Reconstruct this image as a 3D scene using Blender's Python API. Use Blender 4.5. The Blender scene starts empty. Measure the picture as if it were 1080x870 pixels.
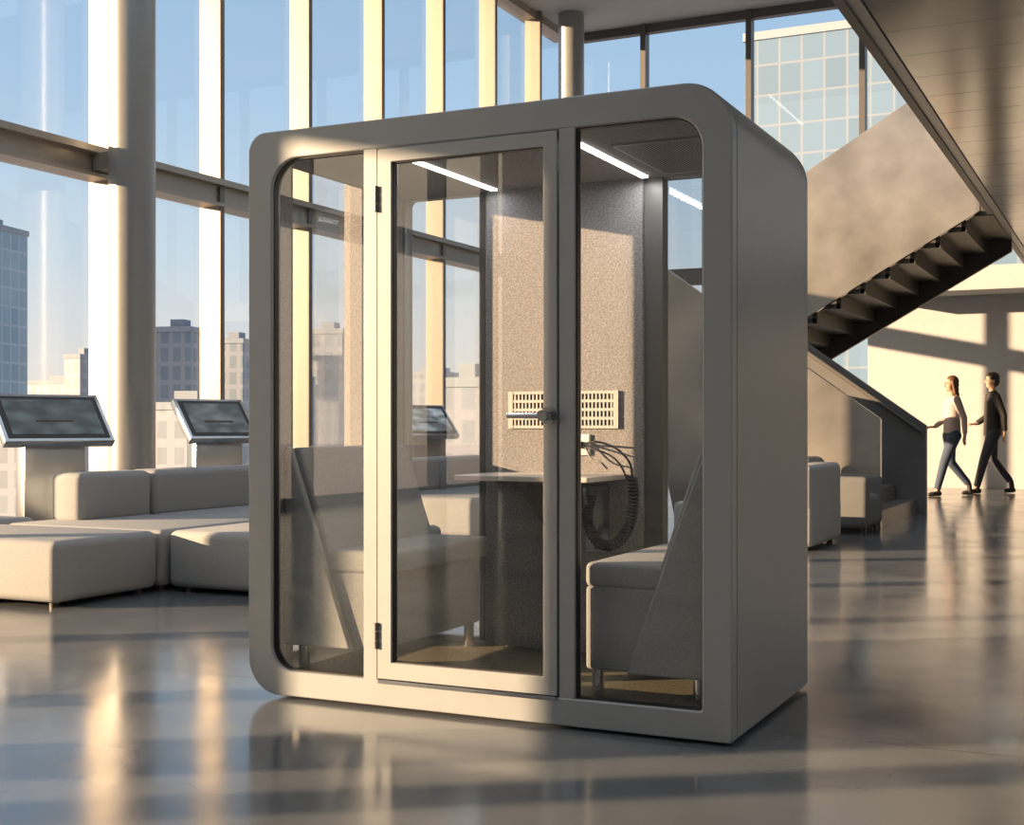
import bpy, bmesh, math, random
from mathutils import Vector, Matrix
random.seed(4)
C = bpy.context.scene.collection
R = math.radians
YAW = R(25.7); S_, C_ = math.sin(YAW), math.cos(YAW); FPX = 1378.0; HZ = 448.0; CH = 1.06
def at(px, py, Y):
    u = (px-540)/FPX; dx = -S_+C_*u; dy = C_+S_*u; t = Y/dy
    return Vector((t*dx, Y, CH+(HZ-py)*t/FPX))
def atT(px, t):
    u = (px-540)/FPX
    return Vector((t*(-S_+C_*u), t*(C_+S_*u), 0))

# ---------------------------------------------------------------- materials
def mat(name, col, rough=.5, metal=0.0, noise=0.0, nscale=8.0, bump=0.0, bscale=60.0, spec=.5, emit=None, estr=0.0, stretch=None):
    m = bpy.data.materials.new(name); m.use_nodes = True
    nt = m.node_tree; p = nt.nodes['Principled BSDF']; L = nt.links
    p.inputs['Base Color'].default_value = (*col, 1); p.inputs['Roughness'].default_value = rough
    p.inputs['Metallic'].default_value = metal; p.inputs['Specular IOR Level'].default_value = spec
    tc = nt.nodes.new('ShaderNodeTexCoord'); mp = nt.nodes.new('ShaderNodeMapping')
    L.new(tc.outputs['Object'], mp.inputs['Vector'])
    if stretch: mp.inputs['Scale'].default_value = stretch
    n = nt.nodes.new('ShaderNodeTexNoise'); n.inputs['Scale'].default_value = nscale; n.inputs['Detail'].default_value = 5
    L.new(mp.outputs['Vector'], n.inputs['Vector'])
    r = nt.nodes.new('ShaderNodeValToRGB'); k = noise if noise else .03
    r.color_ramp.elements[0].position = .3; r.color_ramp.elements[1].position = .7
    r.color_ramp.elements[0].color = (*[max(0, c*(1-k)) for c in col], 1)
    r.color_ramp.elements[1].color = (*[min(1, c*(1+k)) for c in col], 1)
    L.new(n.outputs['Fac'], r.inputs['Fac']); L.new(r.outputs['Color'], p.inputs['Base Color'])
    if bump:
        n2 = nt.nodes.new('ShaderNodeTexNoise'); n2.inputs['Scale'].default_value = bscale; n2.inputs['Detail'].default_value = 3
        L.new(mp.outputs['Vector'], n2.inputs['Vector'])
        b = nt.nodes.new('ShaderNodeBump'); b.inputs['Strength'].default_value = bump; b.inputs['Distance'].default_value = .01
        L.new(n2.outputs['Fac'], b.inputs['Height']); L.new(b.outputs['Normal'], p.inputs['Normal'])
    if emit:
        p.inputs['Emission Color'].default_value = (*emit, 1); p.inputs['Emission Strength'].default_value = estr
    return m
def glass(name, tint=(.93, .95, .95), boost=1.4, base=.0):
    m = bpy.data.materials.new(name); m.use_nodes = True; nt = m.node_tree; nt.nodes.clear(); L = nt.links
    o = nt.nodes.new('ShaderNodeOutputMaterial'); mx = nt.nodes.new('ShaderNodeMixShader')
    t = nt.nodes.new('ShaderNodeBsdfTransparent'); t.inputs['Color'].default_value = (*tint, 1)
    g = nt.nodes.new('ShaderNodeBsdfGlossy'); g.inputs['Roughness'].default_value = .0
    ge = nt.nodes.new('ShaderNodeNewGeometry')
    io = nt.nodes.new('ShaderNodeMapRange'); io.inputs['To Min'].default_value = 1.45; io.inputs['To Max'].default_value = 1/1.45
    L.new(ge.outputs['Backfacing'], io.inputs['Value'])
    f = nt.nodes.new('ShaderNodeFresnel'); L.new(io.outputs[0], f.inputs['IOR'])
    k = nt.nodes.new('ShaderNodeMath'); k.operation = 'MULTIPLY_ADD'; k.inputs[1].default_value = boost; k.inputs[2].default_value = base; k.use_clamp = True
    L.new(f.outputs['Fac'], k.inputs[0]); L.new(k.outputs[0], mx.inputs['Fac'])
    L.new(t.outputs[0], mx.inputs[1]); L.new(g.outputs[0], mx.inputs[2]); L.new(mx.outputs[0], o.inputs['Surface'])
    return m
def floor_mat():
    m = mat('polished_concrete', (.118, .132, .15), .2, noise=.28, nscale=.9, spec=.7)
    nt = m.node_tree; L = nt.links; p = nt.nodes['Principled BSDF']
    tc = nt.nodes.new('ShaderNodeTexCoord'); sp = nt.nodes.new('ShaderNodeSeparateXYZ'); L.new(tc.outputs['Object'], sp.inputs[0])
    outs = []
    for ax, off, per in (('X', 3.9, 4.2), ('Y', -4.45+42, 4.2)):
        a = nt.nodes.new('ShaderNodeMath'); a.operation = 'ADD'; a.inputs[1].default_value = off+42; L.new(sp.outputs[ax], a.inputs[0])
        b = nt.nodes.new('ShaderNodeMath'); b.operation = 'MODULO'; b.inputs[1].default_value = per; L.new(a.outputs[0], b.inputs[0])
        c = nt.nodes.new('ShaderNodeMath'); c.operation = 'LESS_THAN'; c.inputs[1].default_value = .012; L.new(b.outputs[0], c.inputs[0])
        outs.append(c)
    mx = nt.nodes.new('ShaderNodeMath'); mx.operation = 'MAXIMUM'; L.new(outs[0].outputs[0], mx.inputs[0]); L.new(outs[1].outputs[0], mx.inputs[1])
    old = p.inputs['Base Color'].links[0].from_socket
    mc = nt.nodes.new('ShaderNodeMix'); mc.data_type = 'RGBA'; L.new(mx.outputs[0], mc.inputs[0]); L.new(old, mc.inputs[6]); mc.inputs[7].default_value = (.05, .05, .05, 1)
    L.new(mc.outputs[2], p.inputs['Base Color'])
    n = nt.nodes.new('ShaderNodeTexNoise'); n.inputs['Scale'].default_value = 2.2; n.inputs['Detail'].default_value = 6; L.new(tc.outputs['Object'], n.inputs['Vector'])
    mr = nt.nodes.new('ShaderNodeMapRange'); mr.inputs['To Min'].default_value = .06; mr.inputs['To Max'].default_value = .24; L.new(n.outputs['Fac'], mr.inputs['Value']); L.new(mr.outputs[0], p.inputs['Roughness'])
    n3 = nt.nodes.new('ShaderNodeTexNoise'); n3.inputs['Scale'].default_value = 3.0; n3.inputs['Detail'].default_value = 2; L.new(tc.outputs['Object'], n3.inputs['Vector'])
    b = nt.nodes.new('ShaderNodeBump'); b.inputs['Strength'].default_value = .06; b.inputs['Distance'].default_value = .02
    L.new(n3.outputs['Fac'], b.inputs['Height']); L.new(b.outputs['Normal'], p.inputs['Normal'])
    return m
def facade(name, wall, win, sx=3.0, sz=3.3, gap=.3, rough=.5, metal=0.0):
    m = mat(name, wall, rough); nt = m.node_tree; L = nt.links; p = nt.nodes['Principled BSDF']
    tc = nt.nodes.new('ShaderNodeTexCoord'); sp = nt.nodes.new('ShaderNodeSeparateXYZ'); L.new(tc.outputs['Object'], sp.inputs[0])
    a = nt.nodes.new('ShaderNodeMath'); a.operation = 'ADD'; L.new(sp.outputs['X'], a.inputs[0]); L.new(sp.outputs['Y'], a.inputs[1])
    cb = nt.nodes.new('ShaderNodeCombineXYZ'); L.new(a.outputs[0], cb.inputs[0]); L.new(sp.outputs['Z'], cb.inputs[1])
    br = nt.nodes.new('ShaderNodeTexBrick'); br.offset = 0; L.new(cb.outputs[0], br.inputs['Vector'])
    br.inputs['Scale'].default_value = 1; br.inputs['Brick Width'].default_value = sx; br.inputs['Row Height'].default_value = sz
    br.inputs['Mortar Size'].default_value = gap; br.inputs['Mortar Smooth'].default_value = 0
    br.inputs['Color1'].default_value = (*win, 1); br.inputs['Color2'].default_value = (*[c*.85 for c in win], 1); br.inputs['Mortar'].default_value = (*wall, 1)
    L.new(br.outputs['Color'], p.inputs['Base Color']); p.inputs['Metallic'].default_value = metal
    return m
def screen_mat(name, seed, tone, e=.6):
    m = mat(name, (.02, .03, .035), .08); nt = m.node_tree; L = nt.links; p = nt.nodes['Principled BSDF']
    tc = nt.nodes.new('ShaderNodeTexCoord'); mp = nt.nodes.new('ShaderNodeMapping'); mp.inputs['Scale'].default_value = (9, 5, 9); mp.inputs['Location'].default_value = (seed, seed*2, 0)
    L.new(tc.outputs['Object'], mp.inputs['Vector'])
    n = nt.nodes.new('ShaderNodeTexNoise'); n.inputs['Scale'].default_value = 1.0; n.inputs['Detail'].default_value = 1; L.new(mp.outputs['Vector'], n.inputs['Vector'])
    r = nt.nodes.new('ShaderNodeValToRGB'); r.color_ramp.elements[0].position = .4; r.color_ramp.elements[1].position = .75
    r.color_ramp.elements[0].color = (*[c*.2 for c in tone], 1); r.color_ramp.elements[1].color = (*tone, 1)
    L.new(n.outputs['Fac'], r.inputs['Fac']); L.new(r.outputs['Color'], p.inputs['Emission Color']); p.inputs['Emission Strength'].default_value = e
    return m

M = dict(
 floor=floor_mat(),
 ceiling=mat('ceiling_paint', (.42, .45, .48), .7),
 wall=mat('pale_plaster', (.35, .375, .41), .8, bump=.1, bscale=30),
 wallgrey=mat('grey_plaster', (.22, .24, .27), .8, bump=.1, bscale=30),
 mullion=mat('window_aluminium', (.31, .29, .26), .35, .3),
 mulldark=mat('window_bronze_cap', (.16, .15, .14), .4, .5),
 dark=mat('dark_frame_metal', (.12, .12, .12), .45, .5),
 column=mat('column_paint', (.25, .265, .28), .35, .2),
 glass=glass('window_glass', (.97, .985, .99), 1.5),
 pglass=glass('pod_glass', (.955, .965, .97), 2.2, .06),
 pod=mat('pod_paint', (.27, .302, .335), .34, .15, bump=.03, bscale=300),
 poddoor=mat('pod_door_paint', (.29, .322, .352), .32, .15),
 felt=mat('speckled_felt', (.21, .21, .222), .95, noise=.38, nscale=125, bump=.3, bscale=180),
 bench=mat('bench_fabric', (.255, .275, .29), .95, noise=.12, nscale=120, bump=.25, bscale=260),
 sofa=mat('sofa_fabric', (.28, .30, .32), .95, noise=.1, nscale=150, bump=.35, bscale=220),
 greyfab=mat('grey_fabric', (.12, .128, .135), .95, noise=.1, nscale=150, bump=.3, bscale=220),
 chrome=mat('chrome', (.7, .7, .7), .12, 1.0),
 steel=mat('brushed_steel', (.42, .45, .48), .27, 1.0, noise=.05, nscale=3),
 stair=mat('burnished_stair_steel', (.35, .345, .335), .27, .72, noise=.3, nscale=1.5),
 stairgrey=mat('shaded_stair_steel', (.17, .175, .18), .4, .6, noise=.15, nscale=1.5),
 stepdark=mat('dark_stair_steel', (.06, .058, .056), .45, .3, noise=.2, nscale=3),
 soffit=mat('soffit_panel', (.27, .285, .30), .17, .92, noise=.12, nscale=1.2),
 black=mat('black_rubber', (.015, .015, .016), .5),
 white=mat('white_plastic', (.70, .70, .70), .4),
 grille=mat('grey_beige_grille', (.40, .40, .40), .5),
 table=mat('table_laminate', (.55, .54, .52), .35),
 led=mat('led_strip', (1, 1, 1), .5, emit=(1, .95, .88), estr=6),
 carpet=mat('carpet_tile', (.10, .09, .05), 1, noise=.5, nscale=80, bump=.5, bscale=150),
 hole=mat('dark_void', (.02, .02, .02), .9),
)

# ---------------------------------------------------------------- mesh helpers
def box(bm, x0, x1, y0, y1, z0, z1, bev=0, seg=3):
    vs = [bm.verts.new(p) for p in ((x0,y0,z0),(x1,y0,z0),(x1,y1,z0),(x0,y1,z0),(x0,y0,z1),(x1,y0,z1),(x1,y1,z1),(x0,y1,z1))]
    fs = [bm.faces.new([vs[i] for i in f]) for f in ((0,3,2,1),(4,5,6,7),(0,1,5,4),(1,2,6,5),(2,3,7,6),(3,0,4,7))]
    if bev:
        es = list({e for f in fs for e in f.edges})
        bmesh.ops.bevel(bm, geom=es, offset=bev, segments=seg, profile=.5, affect='EDGES')
def cyl(bm, p0, p1, r0, r1=None, seg=20):
    r1 = r0 if r1 is None else r1; p0 = Vector(p0); p1 = Vector(p1); d = (p1-p0).normalized()
    a = d.orthogonal().normalized(); b = d.cross(a)
    A = [bm.verts.new(p0+(a*math.cos(i*2*math.pi/seg)+b*math.sin(i*2*math.pi/seg))*r0) for i in range(seg)]
    B = [bm.verts.new(p1+(a*math.cos(i*2*math.pi/seg)+b*math.sin(i*2*math.pi/seg))*r1) for i in range(seg)]
    for i in range(seg): j = (i+1) % seg; bm.faces.new((A[i], A[j], B[j], B[i]))
    bm.faces.new(A[::-1]); bm.faces.new(B)
def prism(bm, pts, y0, y1, axis='Y'):
    def P(a, b, k): return (a, k, b) if axis == 'Y' else ((k, a, b) if axis == 'X' else (a, b, k))
    A = [bm.verts.new(P(a, b, y0)) for a, b in pts]; B = [bm.verts.new(P(a, b, y1)) for a, b in pts]
    n = len(pts)
    for i in range(n): j = (i+1) % n; bm.faces.new((A[i], A[j], B[j], B[i]))
    bm.faces.new(A[::-1]); bm.faces.new(B)
def tube(bm, pts, r, seg=6):
    pts = [Vector(p) for p in pts]; rings = []; a = None
    for i, p in enumerate(pts):
        d = (pts[min(i+1, len(pts)-1)]-pts[max(i-1, 0)]).normalized()
        a = d.orthogonal().normalized() if a is None else (a-d*a.dot(d)).normalized()
        b = d.cross(a)
        rings.append([bm.verts.new(p+(a*math.cos(k*2*math.pi/seg)+b*math.sin(k*2*math.pi/seg))*r) for k in range(seg)])
    for A, B in zip(rings, rings[1:]):
        for i in range(seg): j = (i+1) % seg; bm.faces.new((A[i], A[j], B[j], B[i]))
    bm.faces.new(rings[0][::-1]); bm.faces.new(rings[-1])
def spline(P, n=12):
    P = [Vector(p) for p in P]; Q = [2*P[0]-P[1]]+P+[2*P[-1]-P[-2]]; out = []
    for i in range(1, len(Q)-2):
        for k in range(n):
            t = k/n; a, b, c, d = Q[i-1:i+3]
            out.append(.5*((2*b)+(c-a)*t+(2*a-5*b+4*c-d)*t*t+(3*b-a-3*c+d)*t**3))
    out.append(P[-1]); return out
def rrect(x0, x1, z0, z1, rad, n=10):
    rBL, rBR, rTR, rTL = rad; out = []
    for cx, cz, r, a0 in ((x0+rBL, z0+rBL, rBL, 180), (x1-rBR, z0+rBR, rBR, 270), (x1-rTR, z1-rTR, rTR, 0), (x0+rTL, z1-rTL, rTL, 90)):
        for k in range(n+1):
            a = R(a0+90*k/n); out.append((cx+r*math.cos(a), cz+r*math.sin(a)))
    return out
def ring(bm, O, I, y0, y1, skip=()):
    N = len(O)
    v = lambda P, i, y: bm.verts.new((P[i][0], y, P[i][1]))
    o0 = [v(O, i, y0) for i in range(N)]; o1 = [v(O, i, y1) for i in range(N)]; i0 = [v(I, i, y0) for i in range(N)]; i1 = [v(I, i, y1) for i in range(N)]
    for i in range(N):
        j = (i+1) % N
        if i in skip:
            bm.faces.new((o0[i], i0[i], i1[i], o1[i])); bm.faces.new((o0[j], o1[j], i1[j], i0[j])); continue
        bm.faces.new((o0[i], o0[j], o1[j], o1[i])); bm.faces.new((i0[i], i1[i], i1[j], i0[j]))
        bm.faces.new((o0[i], i0[i], i0[j], o0[j])); bm.faces.new((o1[i], o1[j], i1[j], i1[i]))
def build(name, bm, m, parent=None, xf=None, ang=35, bev=0):
    if xf is not None: bm.transform(xf)
    bmesh.ops.recalc_face_normals(bm, faces=bm.faces[:])
    for f in bm.faces: f.smooth = True
    for e in bm.edges:
        if len(e.link_faces) == 2 and e.calc_face_angle(0) > R(ang): e.smooth = False
    me = bpy.data.meshes.new(name); bm.to_mesh(me); bm.free(); me.materials.append(m)
    o = bpy.data.objects.new(name, me); C.objects.link(o)
    if parent: o.parent = parent
    if bev:
        b = o.modifiers.new('bevel', 'BEVEL'); b.width = bev; b.segments = 2; b.limit_method = 'ANGLE'; b.angle_limit = R(40)
    return o
def tag(o, label=None, cat=None, group=None, kind=None):
    if label: o['label'] = label
    if cat: o['category'] = cat
    if group: o['group'] = group
    if kind: o['kind'] = kind
    return o
def thing(name, label, cat, loc=(0, 0, 0), rz=0, group=None):
    o = bpy.data.objects.new(name, None); C.objects.link(o); o.location = loc; o.rotation_euler = (0, 0, rz); o.empty_display_size = .1
    return tag(o, label, cat, group)
def BX(*a, **k):
    bm = bmesh.new(); box(bm, *a, **k); return bm
def struct(name, bm, m, label, cat, **k):
    return tag(build(name, bm, m, **k), label, cat, kind='structure')

# ---------------------------------------------------------------- setting
XW, YB, HC = -10.0, 23.0, 8.5
struct('floor', BX(-10.3, 8.3, -12.3, 23.3, -.3, 0), M['floor'], 'polished grey concrete floor of the lobby', 'floor')
struct('ceiling', BX(-10.3, 8.3, -12.3, 23.3, HC, HC+.3), M['ceiling'], 'high plain lobby ceiling', 'ceiling')
struct('wall_right', BX(8, 8.3, -12, 23, 0, HC), M['wall'], 'plain wall on the far right side of the lobby', 'wall')
struct('wall_rear', BX(-10, 8, -12.3, -12, 0, HC), M['wallgrey'], 'plain wall behind the viewer', 'wall')
bm = bmesh.new(); box(bm, -4.25, 8, YB, YB+.3, 0, 3.4)
struct('wall_back', bm, M['wall'], 'pale plaster wall behind the two walking people', 'wall')
bm = bmesh.new(); box(bm, -4.25, 8, 22.0, 22.95, 3.22, 3.6)
struct('trim_1', bm, M['wall'], 'pale bulkhead beam above the back wall', 'beam')
tn = [1]
def trim(bm, m, label, cat='window frame'):
    tn[0] += 1; return struct('trim_%d' % tn[0], bm, m, label, cat)
ys = [10.55+1.81*k for k in range(7)]
ys = [10.55-1.817*k for k in range(12, 0, -1)] + ys
for i, y in enumerate(ys):
    o = trim(BX(XW-.03, XW+.255, y-.034, y+.034, 0, HC), M['mullion'], 'tall vertical aluminium mullion of the left glazed wall')
    build('cap', BX(XW+.255, XW+.275, y-.04, y+.04, 0, HC), M['mulldark'], o)
bm = bmesh.new(); box(bm, XW-.02, XW+.24, -12, YB, 3.64, 3.88); box(bm, XW, XW+.34, -12, YB, 3.86, 3.93); box(bm, XW, XW+.30, -12, YB, 3.62, 3.66)
trim(bm, M['mullion'], 'thick stepped horizontal transom across the left glazed wall', 'beam')
trim(BX(XW-.02, XW+.2, -12, YB, 0, .12), M['mullion'], 'low sill rail of the left glazed wall')
trim(BX(XW-.02, XW+.2, -12, YB, HC-.14, HC), M['mullion'], 'head rail of the left glazed wall')
edges = [-12]+ys+[YB]; wn = 1
for a, b in zip(edges, edges[1:]):
    if b-a < .2: continue
    bm = bmesh.new()
    for z0, z1 in ((.12, 3.62), (3.92, HC-.14)):
        vs = [bm.verts.new(p) for p in ((XW+.08, a+.035, z0), (XW+.08, b-.035, z0), (XW+.08, b-.035, z1), (XW+.08, a+.035, z1))]; bm.faces.new(vs)
    struct('window_%d' % wn, bm, M['glass'], 'tall clear glass bay of the left window wall', 'window'); wn += 1
xs = [-8.33+2*k for k in range(9)]
for x in xs:
    z0 = 0 if x < -4.4 else 3.6
    trim(BX(x-.05, x+.05, YB-.1, YB+.12, z0, HC), M['dark'], 'dark vertical mullion of the back glazed wall')
trim(BX(XW, 8, YB-.06, YB+.1, HC-.16, HC), M['dark'], 'dark head rail of the back glazed wall')
trim(BX(XW, -4.25, YB-.06, YB+.1, 3.62, 3.92), M['dark'], 'dark transom of the back glazed wall')
trim(BX(XW, -4.25, YB-.06, YB+.1, 0, .12), M['dark'], 'low sill rail of the back glazed wall')
ex = [XW]+xs+[8]
for a, b in zip(ex, ex[1:]):
    if b-a < .2: continue
    bm = bmesh.new()
    for z0, z1 in (((.12, 3.62), (3.92, HC-.16)) if b < -4.2 else ((3.4, HC-.16),)):
        bm.faces.new([bm.verts.new(p) for p in ((a+.05, YB+.03, z0), (b-.05, YB+.03, z0), (b-.05, YB+.03, z1), (a+.05, YB+.03, z1))])
    struct('window_%d' % wn, bm, M['glass'], 'clear glass bay of the back window wall', 'window'); wn += 1
for y, lab in ((10.36, 'thick round grey column beside the left windows behind the sofas'), (21.8, 'round column in the far corner where the two window walls meet'), (-1.09, 'round column along the window wall near the viewer')):
    bm = bmesh.new(); cyl(bm, (-9.3, y, 0), (-9.3, y, HC), .235, seg=48)
    c = struct('column', bm, M['column'], lab, 'column')
    bm = bmesh.new(); box(bm, -9.74, -9.45, y-.09, y+.09, 3.68, 3.86)
    build('bracket', bm, M['mullion'], c)
hm = 3.55; xe = -1.59
struct('mezzanine_floor', BX(xe, 8, -12, 21.9, hm+.04, hm+.25), M['ceiling'], 'slab of the mezzanine level overhead at the right', 'mezzanine')
bm = bmesh.new(); y = -11.9
while y < 21.7:
    box(bm, xe+.12, 8, y, y+.596, hm, hm+.035, bev=.002, seg=1); y += .6
struct('mezzanine_soffit', bm, M['soffit'], 'grey metal panel soffit under the mezzanine', 'soffit')
trim(BX(xe-.03, xe+.03, -12, 21.9, hm-.02, hm+.3), M['dark'], 'dark metal edge trim of the mezzanine soffit', 'trim')
trim(BX(xe+.03, xe+.11, -12, 21.9, hm-.005, hm+.03), M['column'], 'pale metal edge strip of the mezzanine soffit', 'trim')
# ---------------------------------------------------------------- outside
struct('ground', BX(-900, 900, -900, 1400, -16, -15), mat('city_haze_ground', (.38, .38, .39), 1), 'hazy city ground far below the windows', 'ground')
F = dict(  # aerial haze is mixed into the tower and block colours, paler and bluer
 blue=facade('hazy_tower_glass', (.32, .42, .52), (.24, .37, .48), 1.9, 2.4, .16),
 brown=facade('hazy_brown_block', (.24, .28, .34), (.17, .23, .30), 1.7, 2.4, .3),
 cream=facade('hazy_cream_block', (.28, .31, .37), (.21, .26, .33), 1.8, 2.4, .4),
 grey=facade('hazy_grey_block', (.26, .30, .37), (.20, .25, .32), 1.9, 2.4, .35),
 green=facade('curtain_glass', (.20, .25, .32), (.13, .22, .34), 1.9, 2.6, .09, .35),
)
roofm = mat('flat_roof', (.26, .31, .37), .9)
def building(px, w, top, t, key, label, d=None, rz=6, loc=None, wm=None, ztop=None):
    p = atT(px, t) if loc is None else Vector(loc)
    W = w*t/FPX if wm is None else wm; D = d or W; Z = CH+(HZ-top)*t/FPX if ztop is None else ztop
    r = thing('city_building', label, 'building', (p.x, p.y, -15), R(rz))
    h = Z+15
    build('facade', BX(-W/2, W/2, 0, D, 0, h), F[key], r)
    bm = bmesh.new()
    box(bm, -W/2-.15, W/2+.15, -.15, .25, h, h+.7); box(bm, -W/2-.15, W/2+.15, D-.25, D+.15, h, h+.7)
    box(bm, -W/2-.15, -W/2+.25, .25, D-.25, h, h+.7); box(bm, W/2-.25, W/2+.15, .25, D-.25, h, h+.7)
    build('parapet', bm, roofm, r)
    build('roof_plant_box', BX(-W*.2, W*.15, D*.3, D*.6, h, h+1.8), roofm, r)
    return r
building(-23, 42, 242, 165, 'blue', 'tall pale blue glass tower at the left edge, tallest in the skyline', d=7, rz=14)
building(76, 20, 378, 210, 'cream', 'narrow pale building just right of the blue tower', d=8)
building(180, 44, 350, 170, 'brown', 'hazy blue grey office block seen just right of the big column', d=7, rz=14)
building(240, 34, 362, 190, 'brown', 'hazy blue grey block seen beside the left edge of the pod', d=8, rz=14)
building(340, 44, 352, 180, 'grey', 'grey block seen through the left glass of the pod', d=8, rz=14)
building(48, 70, 405, 250, 'grey', 'low grey block on the skyline behind the first kiosk', d=14)
building(150, 70, 404, 300, 'cream', 'low pale block on the skyline partly behind the big column', d=14)
building(180, 80, 432, 120, 'cream', 'near pale block with rows of windows below the taller office block', d=10, rz=10)
building(30, 90, 436, 125, 'grey', 'near low grey roof block below the blue tower', d=10, rz=12)
building(482, 52, 408, 95, 'cream', 'pale low building seen through the door glass of the pod', d=8, rz=8)
building(440, 60, 396, 240, 'grey', 'far hazy block seen through the pod beyond the third kiosk', d=20)
building(300, 60, 412, 150, 'cream', 'pale mid block seen low through the left glass of the pod', d=10, rz=8)
building(0, 0, 0, 0, 'green', 'large glass curtain wall building beyond the upper back windows', d=24, rz=0, loc=(-8.7, 110, 0), wm=44, ztop=34.0)
building(0, 0, 0, 0, 'blue', 'darker glass wing rising behind the curtain wall building', d=12, rz=0, loc=(-8, 150, 0), wm=30, ztop=52)
building(0, 0, 0, 0, 'grey', 'low block outside toward the sun, seen only in reflections', d=14, rz=0, loc=(-110, -52, 0), wm=16, ztop=10)
building(0, 0, 0, 0, 'brown', 'second low block outside toward the sun, seen only in reflections', d=18, rz=20, loc=(-120, -105, 0), wm=22, ztop=12)

# ---------------------------------------------------------------- the pod
X0, X1, Y0, Y1, H = -3.156, -1.207, 4.172, 5.27, 2.2
pod = thing('meeting_pod', 'large grey rounded meeting pod with glass front and hinged glass door', 'office pod', (0, 0, 0))
pod.location = ((X0+X1)/2, (Y0+Y1)/2, 0); PO = Matrix.Translation(-pod.location)
def pb(name, bm, m, parent=None, **k):
    return build(name, bm, m, parent or pod, xf=PO, **k)
RO = (.14, .012, .17, .075)
O = rrect(X0, X1, 0.012, H, RO)
I = rrect(-3.045, -1.31, .11, 2.09, (.10, .012, .11, .12))
bm = bmesh.new(); ring(bm, O, I, Y0, Y0+.06); pb('front_frame', bm, M['pod'], bev=.006)
bm = bmesh.new()
box(bm, -2.627, -2.567, Y0+.002, Y0+.06, .105, 2.095); box(bm, -1.828, -1.767, Y0+.002, Y0+.06, .105, 2.095)
box(bm, -2.567, -1.828, Y0+.002, Y0+.06, 2.088, 2.10)
pb('front_post', bm, M['pod'], bev=.003)
I2 = rrect(-3.085, -1.275, .075, 2.125, (.07, .012, .08, .03))
YS = 4.86
bm = bmesh.new(); N = len(O)
ring(bm, O, I2, Y0+.062, 4.34); ring(bm, O, I2, 4.34, YS, skip=(N-1,)); ring(bm, O, I2, YS, 5.20)
pb('shell', bm, M['pod'])
Ob = rrect(X0+.003, X1-.003, 0.015, H-.003, RO)
bm = bmesh.new(); ring(bm, Ob, rrect(-3.045, -1.31, .11, 2.09, (.03,)*4), 5.206, Y1); pb('back_frame', bm, M['pod'], bev=.01)
bm = bmesh.new(); box(bm, -1.88, -1.80, 5.19, 5.26, .1, 2.1); box(bm, -2.66, -2.62, 5.19, 5.26, .1, 2.1); pb('back_post', bm, M['dark'])
pb('felt_panel', BX(-2.62, -1.88, 5.17, 5.255, .085, 2.11, bev=.004, seg=1), M['felt'])
bm = bmesh.new(); box(bm, -3.084, -3.06, 4.235, 4.335, .08, 2.11); box(bm, -3.084, -3.06, YS+.005, 5.2, .08, 2.11); box(bm, -3.15, -3.06, YS-.012, YS+.004, .15, 2.11); pb('felt_side_lining', bm, M['felt'])
bm = bmesh.new(); box(bm, -1.30, -1.276, 4.235, 5.2, .08, 2.06); pb('felt_side_lining', bm, M['felt'])
def pane(x0, x1, y, z0, z1):
    bm = bmesh.new(); bm.faces.new([bm.verts.new(p) for p in ((x0, y, z0), (x1, y, z0), (x1, y, z1), (x0, y, z1))]); return bm
gasket = M['black']
bm = bmesh.new(); pts = rrect(-3.04, -2.63, .115, 2.085, (.1, .0, .0, .12))
bm.faces.new([bm.verts.new((a, Y0+.03, b)) for a, b in pts[:11]+pts[11:12]+pts[22:23]+pts[33:]]); tag(pb('glass_pane', bm, M['pglass']), 'left front glass pane with rounded outer corners')
bm = bmesh.new(); pts = rrect(-1.765, -1.313, .115, 2.085, (.0, .01, .11, .0))
bm.faces.new([bm.verts.new((a, Y0+.03, b)) for a, b in pts[:1]+pts[11:33]+pts[33:34]]); tag(pb('glass_pane', bm, M['pglass']), 'right front glass pane with rounded top corner')
pb('glass_pane', pane(-3.045, -2.66, 5.235, .11, 2.09), M['pglass']); pb('glass_pane', pane(-1.80, -1.31, 5.235, .11, 2.09), M['pglass'])
bm = bmesh.new(); bm.faces.new([bm.verts.new(p) for p in ((-3.12, 4.34, .14), (-3.12, YS, .14), (-3.12, YS, 2.12), (-3.12, 4.34, 2.12))]); pb('glass_pane', bm, M['pglass'])
for a, b, rad in ((-3.045, -2.627, (.1, .004, .004, .12)), (-1.767, -1.31, (.004, .012, .11, .004))):
    bm = bmesh.new(); ring(bm, rrect(a, b, .11, 2.09, rad), rrect(a+.004, b-.004, .114, 2.086, tuple(max(.002, r-.004) for r in rad)), Y0+.014, Y0+.04); pb('gasket', bm, gasket)
pb('carpet', BX(-3.08, -1.28, 4.235, 5.2, .076, .086), M['carpet'])
pb('ceiling_panel', BX(-3.06, -1.30, 4.235, 5.2, 2.095, 2.12), M['felt'])
for x in (-2.56, -1.86):
    pb('light_strip', BX(x-.014, x+.014, 4.36, 5.14, 2.087, 2.096), M['led'])
bm = bmesh.new(); box(bm, -1.76, -1.42, 4.5, 5.1, 2.086, 2.096)
g = pb('ceiling_grille', bm, M['column'])
bm = bmesh.new()
for i in range(26):
    for j in range(46):
        x = -1.745+i*.0122; yy = 4.515+j*.0124; box(bm, x, x+.005, yy, yy+.005, 2.0850, 2.0858)
pb('perforation', bm, M['hole'], g)
door = pb('door_frame', (lambda b: (ring(b, rrect(-2.562, -1.833, .115, 2.086, (.004,)*4), rrect(-2.503, -1.886, .178, 2.035, (.004,)*4), Y0-.004, Y0+.045), b)[1])(bmesh.new()), M['poddoor'], bev=.003)
def db(name, bm, m, **k): return build(name, bm, m, door, xf=PO, **k)
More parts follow.
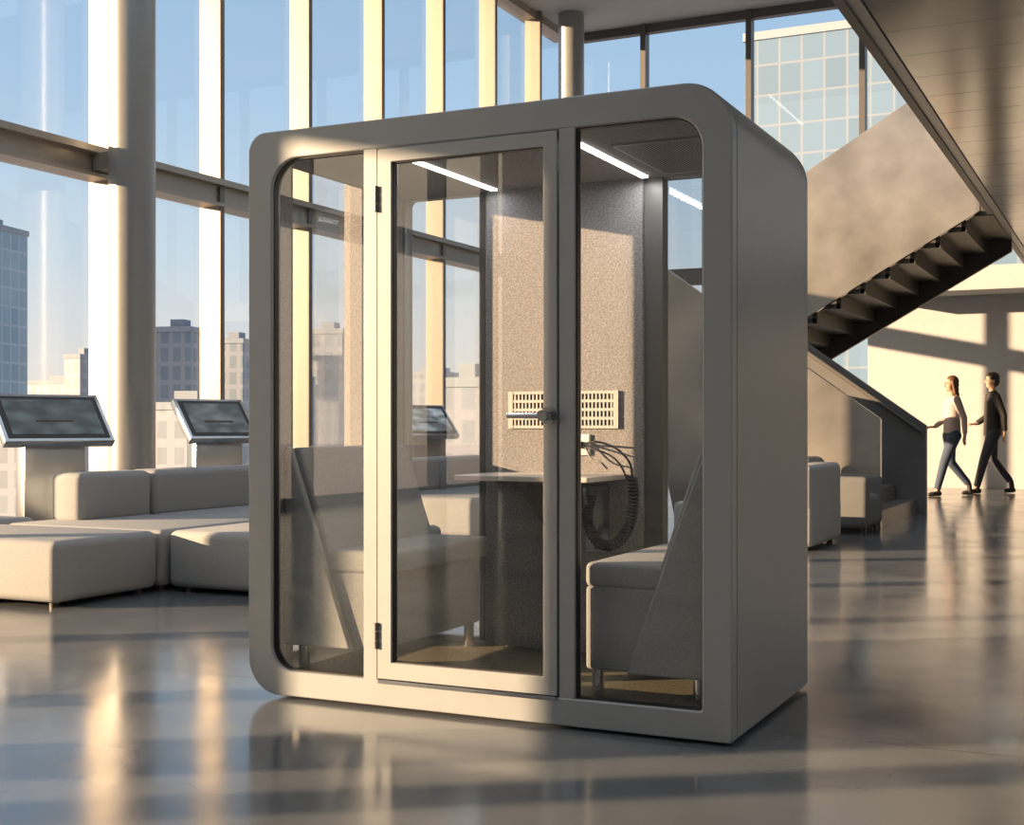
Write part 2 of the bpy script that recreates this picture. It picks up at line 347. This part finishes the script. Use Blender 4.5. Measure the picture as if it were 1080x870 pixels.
bm = bmesh.new(); bm.faces.new([bm.verts.new(p) for p in ((-2.503, Y0+.02, .178), (-1.886, Y0+.02, .178), (-1.886, Y0+.02, 2.035), (-2.503, Y0+.02, 2.035))]); db('door_glass', bm, M['pglass'])
bm = bmesh.new(); ring(bm, rrect(-2.503, -1.886, .178, 2.035, (.003,)*4), rrect(-2.4995, -1.8895, .1815, 2.0315, (.003,)*4), Y0+.006, Y0+.032); db('gasket', bm, gasket)
for z in (1.90, .275):
    bm = bmesh.new()
    for k in range(3): cyl(bm, (-2.5655, Y0-.009, z-.048+k*.033), (-2.5655, Y0-.009, z-.048+k*.033+.030), .0085, seg=14)
    db('hinge', bm, M['dark'])
hz_ = 1.092
bm = bmesh.new(); cyl(bm, (-1.862, Y0-.004, hz_), (-1.862, Y0-.02, hz_), .03, seg=28); cyl(bm, (-1.862, Y0-.02, hz_), (-1.862, Y0-.06, hz_), .012, seg=18)
cyl(bm, (-1.862, Y0-.052, hz_), (-2.0, Y0-.055, hz_), .011, .009, seg=16); cyl(bm, (-1.862, Y0-.045, hz_), (-1.862, Y0-.068, hz_), .021, .019, seg=24)
db('handle', bm, M['chrome'])
bm = bmesh.new(); cyl(bm, (-1.862, Y0+.045, hz_), (-1.862, Y0+.09, hz_), .012, seg=16); cyl(bm, (-1.862, Y0+.085, hz_), (-2.0, Y0+.085, hz_), .010, seg=14); db('handle', bm, M['chrome'])
pb('threshold', BX(-2.56, -1.835, Y0-.006, Y0+.05, .098, .112), M['chrome'])
bm = bmesh.new()
gx0, gx1, gz0, gz1 = -2.50, -1.985, 1.045, 1.205
box(bm, gx0, gx1, 5.166, 5.171, gz0, gz1)
nx = 28; w = (gx1-gx0-.03)/nx
for i in range(nx+1): x = gx0+.015+i*w; box(bm, x-.0035, x+.0035, 5.158, 5.167, gz0+.01, gz1-.01)
for z in (gz0, gz0+.037, gz0+.074, gz0+.111, gz1-.012): box(bm, gx0, gx1, 5.157, 5.168, z, z+.012)
box(bm, gx0, gx0+.022, 5.155, 5.168, gz0, gz1); box(bm, gx1-.022, gx1, 5.155, 5.168, gz0, gz1)
g = pb('vent_grille', bm, M['grille'])
bm = bmesh.new(); box(bm, gx0+.012, gx1-.012, 5.1635, 5.1655, gz0+.012, gz1-.012); pb('grille_back', bm, M['hole'], g)
bm = bmesh.new(); pts = rrect(-2.55, -1.95, 4.74, 5.17, (.012, .012, .004, .004)); prism(bm, pts, .832, .853, 'Z')
tb = pb('table_top', bm, M['table'], bev=.003)
bm = bmesh.new(); box(bm, -2.315, -2.245, 5.12, 5.17, .086, .832); prism(bm, [(5.17, .832), (4.85, .832), (4.85, .80), (5.13, .60), (5.17, .60)], -2.30, -2.27, 'X'); box(bm, -2.40, -2.16, 4.82, 5.1, .818, .832)
pb('support', bm, M['dark'], tb)
bm = bmesh.new(); prism(bm, [(5.17, .80), (5.02, .80), (5.02, .77), (5.14, .55), (5.17, .52)], -2.09, -2.075, 'X'); box(bm, -2.13, -2.03, 5.155, 5.17, .52, .80)
pb('support', bm, M['steel'], tb)
bm = bmesh.new(); box(bm, -2.19, -2.115, 5.155, 5.171, .93, 1.02, bev=.004); pb('wall_socket', bm, M['white'])
cy = 5.10
bm = bmesh.new()
s = at(616, 468, 5.145)
tube(bm, spline([s, at(630, 466, 5.08), at(650, 473, 5.04), at(664, 488, 5.02), at(667, 505, cy-.06)]), .005)
tube(bm, spline([s, at(628, 474, 5.10), at(643, 480, 5.06), at(654, 490, 5.04), at(663, 508, cy-.05)]), .0042)
tube(bm, spline([s, at(624, 484, 5.12), at(634, 488, 5.10), at(640, 494, 5.08)]), .004)
cable = tag(pb('cable', bm, M['black']), 'black coiled cable hanging from the wall socket')
path = spline([at(667, 503, cy-.06), at(668, 530, cy-.06), at(663, 556, cy-.06), at(650, 573, cy-.06), at(634, 574, cy-.06), at(623, 560, cy-.05), at(620, 540, cy-.04), at(625, 522, cy-.03)], 60)
bm = bmesh.new()
dense = []; tot = 0; step = .0012
for i in range(len(path)-1):
    d = path[i+1]-path[i]; k = max(1, int(d.length/step)); a = d.normalized(); n1 = Vector((0, 1, 0)).cross(a).normalized(); n2 = a.cross(n1)
    for q in range(k):
        ph = (tot+d.length*q/k)/.0145*2*math.pi; dense.append(path[i]+d*q/k+(n1*math.cos(ph)+n2*math.sin(ph))*.0195)
    tot += d.length
tube(bm, dense, .0052, 6); pb('coil', bm, M['black'], cable)
bm = bmesh.new(); box(bm, -2.165, -2.14, 5.125, 5.153, .96, .99, bev=.004); pb('plug', bm, M['black'], cable)

def bench(xw, sgn, label, bw):
    r = thing('booth_bench', label, 'bench', (xw, 4.70, .087), 0, 'felt benches inside the pod'); S = sgn
    def xx(a, b): return (a, b) if S > 0 else (-b, -a)
    a, b = xx(.03, bw)
    build('seat_base', BX(a, b, -.40, .43, .105, .40, bev=.012), M['bench'], r)
    a, b = xx(.10, .478)
    build('seat_cushion', BX(a, b, -.402, .432, .395, .485, bev=.022, seg=4), M['bench'], r)
    bm = bmesh.new(); P = [(.01, .88), (.055, .885), (.20, .47), (.15, .44), (.01, .44)]
    prism(bm, [(S*p, q) for p, q in P], -.40, .43); build('backrest', bm, M['bench'], r, bev=.012)
    for y0, y1 in ((-.435, -.403), (.433, .46)):
        bm = bmesh.new(); P = [(.0, .885), (.025, .89), (.31, .105), (.0, .105)]
        prism(bm, [(S*p, q) for p, q in P], y0, y1); build('side_panel', bm, M['bench'], r, bev=.008)
    for x, y in ((.06, -.38), (bw-.04, -.38), (.06, .40), (bw-.04, .40)):
        bm = bmesh.new(); cyl(bm, (S*x, y, 0), (S*x, y, .106), .022, seg=20); build('leg', bm, M['chrome'], r)
    return r
bench(-3.055, 1, 'grey felt bench at the left side inside the pod', .43)
bench(-1.305, -1, 'grey felt bench at the right side inside the pod, beside the coiled cable', .475)

# ---------------------------------------------------------------- sofas
def sofa(x0, x1, y0, y1, label, back=None, name='sofa_module', z=.39, zb=.72, col='sofa', group='modular lounge sofas', bs=0):
    cx, cy2 = (x0+x1)/2, (y0+y1)/2
    r = thing(name, label, 'sofa' if back else 'ottoman', (cx, cy2, 0), 0, group)
    a, b, c, d = x0-cx, x1-cx, y0-cy2, y1-cy2
    build('seat', BX(a+.008, b-.008, c+.008, d-.008, .03, z, bev=.05, seg=5), M[col], r)
    for sx, sy in ((a+.1, c+.1), (b-.1, c+.1), (a+.1, d-.1), (b-.1, d-.1)):
        bm = bmesh.new(); cyl(bm, (sx, sy, 0), (sx, sy, .035), .03, seg=12); build('foot', bm, M['black'], r)
    t = .3
    if back == '-X': build('backrest', BX(a+.01, a+t, c+.01+bs, d-.01, z-.03, zb, bev=.055, seg=5), M[col], r)
    if back == '+X': build('backrest', BX(b-t, b-.01, c+.01, d-.01, .04, zb, bev=.055, seg=5), M[col], r)
    return r
sofa(-7.2, -5.6, 5.6, 6.5, 'wide light grey ottoman nearest the viewer at the left edge')
sofa(-7.0, -5.6, 6.51, 7.70, 'light grey sofa module with backrest in front of the first kiosk', '-X', bs=.42)
sofa(-7.0, -5.6, 7.71, 9.2, 'light grey sofa module with backrest in front of the second kiosk', '-X')
sofa(-5.58, -4.2, 6.52, 7.7, 'light grey ottoman half hidden behind the left edge of the pod')
sofa(-8.2, -7.25, 6.3, 7.1, 'low light grey ottoman behind the sofa at the far left')
sofa(-6.9, -5.5, 10.6, 12.0, 'light grey sofa module seen through the door glass, nearer one', '-X')
sofa(-6.9, -5.5, 12.05, 13.4, 'light grey sofa module seen through the pod in front of the third kiosk', '-X')
sofa(-5.4, -4.3, 11.0, 12.0, 'light grey ottoman seen through the pod door behind the bench')
sofa(-3.7, -2.46, 10.9, 12.1, 'light grey sofa module with its back to the viewer right of the pod', '+X')
lc = thing('lounge_chair', 'dark grey low rounded lounge chair beside the foot of the stairs', 'armchair', (-2.75, 13.15, 0))
build('seat', BX(-.32, .40, -.33, .33, .06, .38, bev=.08, seg=4), M['greyfab'], lc)
build('backrest', BX(-.42, -.14, -.33, .33, .06, .74, bev=.10, seg=5), M['greyfab'], lc)
for s in (-1, 1):
    build('arm', BX(-.36, .40, s*.33-.07, s*.33+.07, .06, .56, bev=.06, seg=5), M['greyfab'], lc)
for sx in (-.3, .34):
    for sy in (-.28, .28):
        bm = bmesh.new(); cyl(bm, (sx, sy, 0), (sx, sy, .07), .02, seg=12); build('leg', bm, M['black'], lc)

# ---------------------------------------------------------------- kiosks
def kiosk(x, y, label, seed, tone, hw=.42, rz=-22, e=.6):
    r = thing('information_kiosk', label, 'kiosk', (x, y, 0), R(rz), 'tilted screen kiosks along the window wall')
    build('base_plate', BX(-.2, .2, -.30, .30, 0, .02, bev=.004, seg=1), M['steel'], r)
    build('pedestal', BX(-.09, .09, -.25, .25, .02, 1.02, bev=.008, seg=2), M['steel'], r)
    tilt = Matrix.Translation((.02, 0, 1.10)) @ Matrix.Rotation(R(47), 4, 'Y')
    build('screen_housing', BX(-.26, .26, -hw, hw, -.045, .03, bev=.01, seg=2), M['steel'], r, xf=tilt)
    build('bezel', BX(-.225, .225, -hw+.035, hw-.035, .03, .036), M['black'], r, xf=tilt)
    build('display', BX(-.19, .19, -hw+.075, hw-.075, .036, .039), screen_mat('screen', seed, tone, e), r, xf=tilt)
    build('neck', BX(-.05, .09, -.15, .15, .98, 1.10), M['dark'], r)
kiosk(-7.9, 7.86, 'tilted screen kiosk on a steel pedestal at the left edge', 1.3, (.10, .13, .14), .45)
kiosk(-8.0, 10.05, 'tilted screen kiosk on a steel pedestal just right of the big column', 4.1, (.18, .20, .21), .37)
kiosk(-8.0, 14.1, 'tilted screen kiosk seen through the glass door of the pod', 7.7, (.40, .46, .50), .41, e=1.2)

# ---------------------------------------------------------------- staircase
st = thing('staircase', 'burnished metal staircase with solid balustrades rising to the mezzanine', 'staircase', (-3.5, 16.2, 0))
SO = Matrix.Translation(-st.location)
def sb(name, bm, m, parent=None, **k): return build(name, bm, m, parent or st, xf=SO, **k)
z1 = lambda X: 1.12+.72*(-2.40-X)
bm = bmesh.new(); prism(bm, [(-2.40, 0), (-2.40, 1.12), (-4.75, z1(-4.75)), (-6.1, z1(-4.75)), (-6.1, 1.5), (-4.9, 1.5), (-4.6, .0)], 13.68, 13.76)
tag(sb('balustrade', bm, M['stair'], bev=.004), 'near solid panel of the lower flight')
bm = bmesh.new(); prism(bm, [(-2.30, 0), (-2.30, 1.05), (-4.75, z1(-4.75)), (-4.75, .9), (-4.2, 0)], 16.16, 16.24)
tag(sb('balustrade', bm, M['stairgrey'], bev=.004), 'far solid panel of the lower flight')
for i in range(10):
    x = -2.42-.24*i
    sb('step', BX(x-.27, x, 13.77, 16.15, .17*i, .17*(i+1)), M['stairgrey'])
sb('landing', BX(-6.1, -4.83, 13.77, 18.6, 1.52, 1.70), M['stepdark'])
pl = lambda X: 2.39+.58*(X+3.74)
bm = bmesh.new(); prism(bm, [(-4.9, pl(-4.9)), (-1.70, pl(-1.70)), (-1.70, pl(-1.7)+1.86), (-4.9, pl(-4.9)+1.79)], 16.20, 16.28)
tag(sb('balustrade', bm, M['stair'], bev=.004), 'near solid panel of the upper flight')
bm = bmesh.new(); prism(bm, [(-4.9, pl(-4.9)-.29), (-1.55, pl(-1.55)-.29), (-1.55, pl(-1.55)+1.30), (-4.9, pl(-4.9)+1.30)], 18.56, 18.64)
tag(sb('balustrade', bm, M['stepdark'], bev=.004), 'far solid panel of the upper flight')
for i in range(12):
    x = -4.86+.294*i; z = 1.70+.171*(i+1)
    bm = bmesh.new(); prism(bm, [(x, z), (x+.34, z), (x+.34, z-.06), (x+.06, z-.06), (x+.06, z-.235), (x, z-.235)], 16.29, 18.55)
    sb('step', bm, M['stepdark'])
bm = bmesh.new(); tube(bm, [(-2.45, 13.84, z1(-2.45)-.14), (-4.75, 13.84, z1(-4.75)-.12)], .022, 12); sb('handrail', bm, M['dark'])
bm = bmesh.new(); tube(bm, [(-2.34, 16.08, z1(-2.34)-.10), (-4.75, 16.08, z1(-4.75)-.10)], .028, 12); sb('handrail', bm, M['dark'])

# ---------------------------------------------------------------- people: closed shapes fused by a voxel remesh into one surface
def sph(bm, c, r, seg=16):
    r = (r, r, r) if not isinstance(r, (tuple, list)) else r
    bmesh.ops.create_uvsphere(bm, u_segments=seg, v_segments=seg*3//4, radius=1, matrix=Matrix.Translation(c) @ Matrix.Diagonal((*r, 1)))
def cap(bm, a, b, ra, rb, ends=(1, 1)):
    cyl(bm, a, b, ra, rb, 18)
    if ends[0]: sph(bm, a, ra)
    if ends[1]: sph(bm, b, rb)
def fused(name, bm, m, parent, vox, it=3, k=1.0):
    bm.transform(Matrix.Scale(k, 4)); bmesh.ops.recalc_face_normals(bm, faces=bm.faces[:])
    me = bpy.data.meshes.new(name); bm.to_mesh(me); bm.free(); me.materials.append(m)
    o = bpy.data.objects.new(name, me); C.objects.link(o); o.parent = parent
    q = o.modifiers.new('remesh', 'REMESH'); q.mode = 'VOXEL'; q.voxel_size = vox; q.use_smooth_shade = True
    if it: s = o.modifiers.new('smooth', 'SMOOTH'); s.factor = .5; s.iterations = it
    return o
def person(px, t, heading, Hh, label, L):
    p = atT(px, t); r = thing('person', label, 'person', (p.x, p.y, 0), heading); k = Hh
    sk = mat('skin', (.40, .25, .18), .55); top = mat('clothing_top', L['top'], .85, bump=.2, bscale=40); pn = mat('trousers', L['pants'], .85, bump=.2, bscale=40)
    sh = mat('shoes', L['shoes'], .6); hr = mat('hair', L['hair'], .6, noise=.3, nscale=60)
    w = L['w']; V = Vector; hip = .046; st_ = L['stride']
    legs = [((0, hip, .50), (.080*st_, hip, .283), (.140*st_, hip, .050), (.140*st_+.060, hip+.008, .018)), ((0, -hip, .50), (-.012*st_, -hip, .277), (-.155*st_, -hip, .096), (-.155*st_+.036, -hip-.006, .022))]
    arms = [((0, -w, .795), (.010, -w-.016, .637), (.105, -w-.004, .572), (1, 0, -.05)), ((0, w, .795), (-.055, w+.016, .645), (-.065, w+.010, .508), (.15, 0, -1))]
    bm = bmesh.new()
    sph(bm, (0, 0, .525), (.050, .075, .050)); sph(bm, (0, 0, .60), (.040, .060, .07)); sph(bm, (0, 0, .705), (.050, w*.80, .085)); cap(bm, (0, -w*.8, .795), (0, w*.8, .795), .022, .022)
    cap(bm, (-.004, 0, .80), (.006, 0, .875), .029, .026)
    sph(bm, (.002, 0, .943), (.050, .040, .046)); sph(bm, (.022, 0, .918), (.034, .033, .044)); sph(bm, (.040, 0, .884), (.013, .015, .011)); cap(bm, (.020, 0, .885), (-.005, 0, .895), .026, .026)
    cap(bm, (.053, 0, .930), (.063, 0, .914), .004, .0075)
    for s in (-1, 1): sph(bm, (.000, s*.041, .922), (.010, .005, .016))
    for a, b, c, d in legs:
        cap(bm, a, b, .042, .026); cap(bm, b, c, .026, .019); cap(bm, c, (c[0]-.012, c[1], d[2]+.004), .018, .015); cap(bm, (c[0]-.01, c[1], d[2]+.003), d, .015, .013)
    for a, b, c, d in arms:
        cap(bm, a, b, .022, .018); cap(bm, b, c, .019, .0135)
        c = V(c); dv = V(d).normalized(); side = V((0, 1, 0)); dn = dv.cross(side); h0 = c+dv*.010; h1 = c+dv*.048
        for j in (-1, 0, 1): cap(bm, h0+side*j*.007, h1+side*j*.011, .0095, .009)
        for i_, ln in enumerate((.030, .036, .033, .026)):
            q0 = h1+side*(i_-1.5)*.0112; q1 = q0+dv*ln*.6-dn*.003; q2 = q1+dv*ln*.5-dn*.010
            cap(bm, q0, q1, .0052, .0048); cap(bm, q1, q2, .0048, .004)
        q0 = h0-side*.012; q1 = q0+(dv*.7-side*.6-dn*.2).normalized()*.026; q2 = q1+(dv-side*.15).normalized()*.020
        cap(bm, q0, q1, .0068, .006); cap(bm, q1, q2, .006, .0045)
    fused('body', bm, sk, r, .0062, 2, k)
    f = L['loose']; bm = bmesh.new(); hem = L['hem']
    sph(bm, (0, 0, .715), (.058*f, w*.90, .095)); cap(bm, (-.002, -w*.82, .793), (-.002, w*.82, .793), .031, .031)
    cyl(bm, (0, 0, .76), (.002, 0, hem), .062*f, .068*f, 28)
    for s in (-1, 1): cyl(bm, (0, s*.022, .76), (.0, s*.024, hem), .056*f, .064*f, 28)
    cyl(bm, (-.003, 0, .80), (.002, 0, .842 if L['jacket'] else .832), .040, .034, 24)
    for a, b, c, d in arms:
        c2 = V(b).lerp(V(c), .94); cap(bm, a, b, .034*f, .027*f); cap(bm, b, c2, .027*f, .021*f, (1, 0))
    fused('jacket' if L['jacket'] else 'sweater', bm, top, r, .008, 3, k)
    bm = bmesh.new(); sph(bm, (0, 0, .52), (.060, .082, .055))
    for a, b, c, d in legs:
        c2 = V(b).lerp(V(c), .97); cap(bm, a, b, .056, .037); cap(bm, b, c2, .037, .028, (1, 0))
    fused('trousers', bm, pn, r, .008, 3, k)
    for a, b, c, d in legs:
        bm = bmesh.new(); hx = c[0]-.020; cap(bm, (hx, c[1], d[2]+.004), (d[0]+.008, d[1], d[2]-.002), .021, .016); cap(bm, (hx+.008, c[1], d[2]+.004), (c[0]-.004, c[1], c[2]-.002), .021, .021); sph(bm, (d[0]-.02, d[1], d[2]+.004), (.035, .022, .016))
        fused('shoe', bm, sh, r, .007, 2, k)
    bm = bmesh.new()
    sph(bm, (-.006, 0, .951), (.053, .046, .049)); sph(bm, (-.020, 0, .920), (.038, .044, .040))
    if L['long']:
        sph(bm, (-.024, 0, .880), (.032, .045, .055)); sph(bm, (-.032, 0, .835), (.026, .046, .050)); sph(bm, (-.038, 0, .79), (.020, .040, .045))
        for s in (-1, 1): cap(bm, (.012, s*.040, .945), (-.004, s*.046, .85), .012, .014)
    else:
        sph(bm, (.030, 0, .978), (.024, .034, .018)); sph(bm, (-.016, 0, .895), (.026, .032, .024))
    fused('hair', bm, hr, r, .006, 2, k)
    for s in (-1, 1):
        bm = bmesh.new(); sph(bm, (.0535*k, s*.0155*k, .928*k), .0045*k, 10); build('eye', bm, M['black'], r)
        bm = bmesh.new(); box(bm, .050*k, .0555*k, (s*.0155-.009)*k, (s*.0155+.009)*k, .938*k, .9405*k); build('eyebrow', bm, hr, r)
    bm = bmesh.new(); sph(bm, (.0525*k, 0, .8985*k), (.004*k, .012*k, .003*k), 10); build('mouth', bm, mat('lips', (.3, .12, .1), .6), r)
head = math.pi+YAW
person(1004, 19.5, head+R(8), 1.80, 'walking person with long brown hair, light top and blue jeans', dict(top=(.34, .30, .30), pants=(.035, .055, .10), shoes=(.02, .02, .02), hair=(.08, .04, .02), w=.088, loose=.92, jacket=False, long=True, hem=.52, stride=1.1))
person(1047, 20.2, head-R(6), 1.88, 'walking person in a black jacket and dark trousers with short hair', dict(top=(.02, .02, .022), pants=(.025, .03, .045), shoes=(.015, .015, .015), hair=(.02, .015, .01), w=.102, loose=1.04, jacket=True, long=False, hem=.475, stride=1.0))

# ---------------------------------------------------------------- ceiling lights
def linear(x, y0, y1, z, label):
    r = thing('linear_ceiling_light', label, 'ceiling light', (x, (y0+y1)/2, z), 0, 'linear ceiling lights')
    h = (y1-y0)/2
    build('housing', BX(-.05, .05, -h, h, -.05, 0), M['dark'], r); build('diffuser', BX(-.035, .035, -h+.02, h-.02, -.056, -.05), M['led'], r)
for x in (-7.5, -4.5):
    for y in (0, 7, 14): linear(x, y, y+3.2, HC, 'long thin light strip on the high ceiling')
# ---------------------------------------------------------------- lights
def area(name, loc, rot, sx, sy, e, col):
    l = bpy.data.lights.new(name, 'AREA'); l.shape = 'RECTANGLE'; l.size = sx; l.size_y = sy; l.energy = e; l.color = col
    o = bpy.data.objects.new(name, l); C.objects.link(o); o.location = loc; o.rotation_euler = rot; return o
area('ceiling_fill', (-5, 6, 8.3), (0, 0, 0), 7, 22, 430, (.80, .90, 1))  # added broad cool fill light, not a fixture of the lobby
area('soffit_fill', (3, 6, 3.45), (0, 0, 0), 6, 22, 150, (.84, .92, 1))  # added fill light under the mezzanine, no fitting there
for x, e_ in ((-2.56, 2), (-1.86, 4)): area('pod_lamp', (x, 4.75, 2.08), (0, 0, 0), .03, .76, e_, (1, .95, .9))
sun = bpy.data.lights.new('sun', 'SUN'); sun.energy = 21.0; sun.color = (1, .65, .36); sun.angle = R(.5)
so = bpy.data.objects.new('sun', sun); C.objects.link(so)
az = R(34); el = R(9.8)
so.rotation_euler = Vector((math.cos(az)*math.cos(el), math.sin(az)*math.cos(el), -math.sin(el))).to_track_quat('-Z', 'Y').to_euler(); so.location = (-30, -20, 12)
w = bpy.data.worlds.new('sky'); bpy.context.scene.world = w; w.use_nodes = True; nt = w.node_tree; L = nt.links
bg = nt.nodes['Background']; tc = nt.nodes.new('ShaderNodeTexCoord'); sp = nt.nodes.new('ShaderNodeSeparateXYZ'); L.new(tc.outputs['Generated'], sp.inputs[0])
rp = nt.nodes.new('ShaderNodeValToRGB'); L.new(sp.outputs['Z'], rp.inputs['Fac']); cr = rp.color_ramp
cr.elements[0].position = 0; cr.elements[0].color = (.86, .74, .64, 1)
cr.elements[1].position = 1; cr.elements[1].color = (.14, .28, .56, 1)
for p_, c_ in ((.05, (.78, .76, .74)), (.12, (.60, .71, .79)), (.24, (.42, .60, .80)), (.45, (.27, .47, .73))):
    e = cr.elements.new(p_); e.color = (*c_, 1)
dt = nt.nodes.new('ShaderNodeVectorMath'); dt.operation = 'DOT_PRODUCT'; L.new(tc.outputs['Generated'], dt.inputs[0]); dt.inputs[1].default_value = (-math.cos(az)*math.cos(el), -math.sin(az)*math.cos(el), math.sin(el))
mr = nt.nodes.new('ShaderNodeMapRange'); mr.inputs['From Min'].default_value = .6; mr.inputs['From Max'].default_value = 1; mr.interpolation_type = 'SMOOTHSTEP'; L.new(dt.outputs['Value'], mr.inputs['Value'])
mx = nt.nodes.new('ShaderNodeMix'); mx.data_type = 'RGBA'; L.new(mr.outputs[0], mx.inputs[0]); L.new(rp.outputs['Color'], mx.inputs[6]); mx.inputs[7].default_value = (2.0, 1.55, 1.05, 1)
L.new(mx.outputs[2], bg.inputs['Color']); bg.inputs['Strength'].default_value = 1.05
# ---------------------------------------------------------------- camera
cam = bpy.data.cameras.new('camera'); co = bpy.data.objects.new('camera', cam); C.objects.link(co)
co.location = (0, 0, CH); co.rotation_euler = (R(90), 0, YAW); cam.sensor_fit = 'HORIZONTAL'; cam.sensor_width = 36; cam.lens = 36*FPX/1080; cam.shift_y = 13/1080
cam.clip_end = 3000; bpy.context.scene.camera = co
vs_ = bpy.context.scene.view_settings
try:
    vs_.view_transform = 'Standard'; vs_.look = 'None'
except Exception: pass
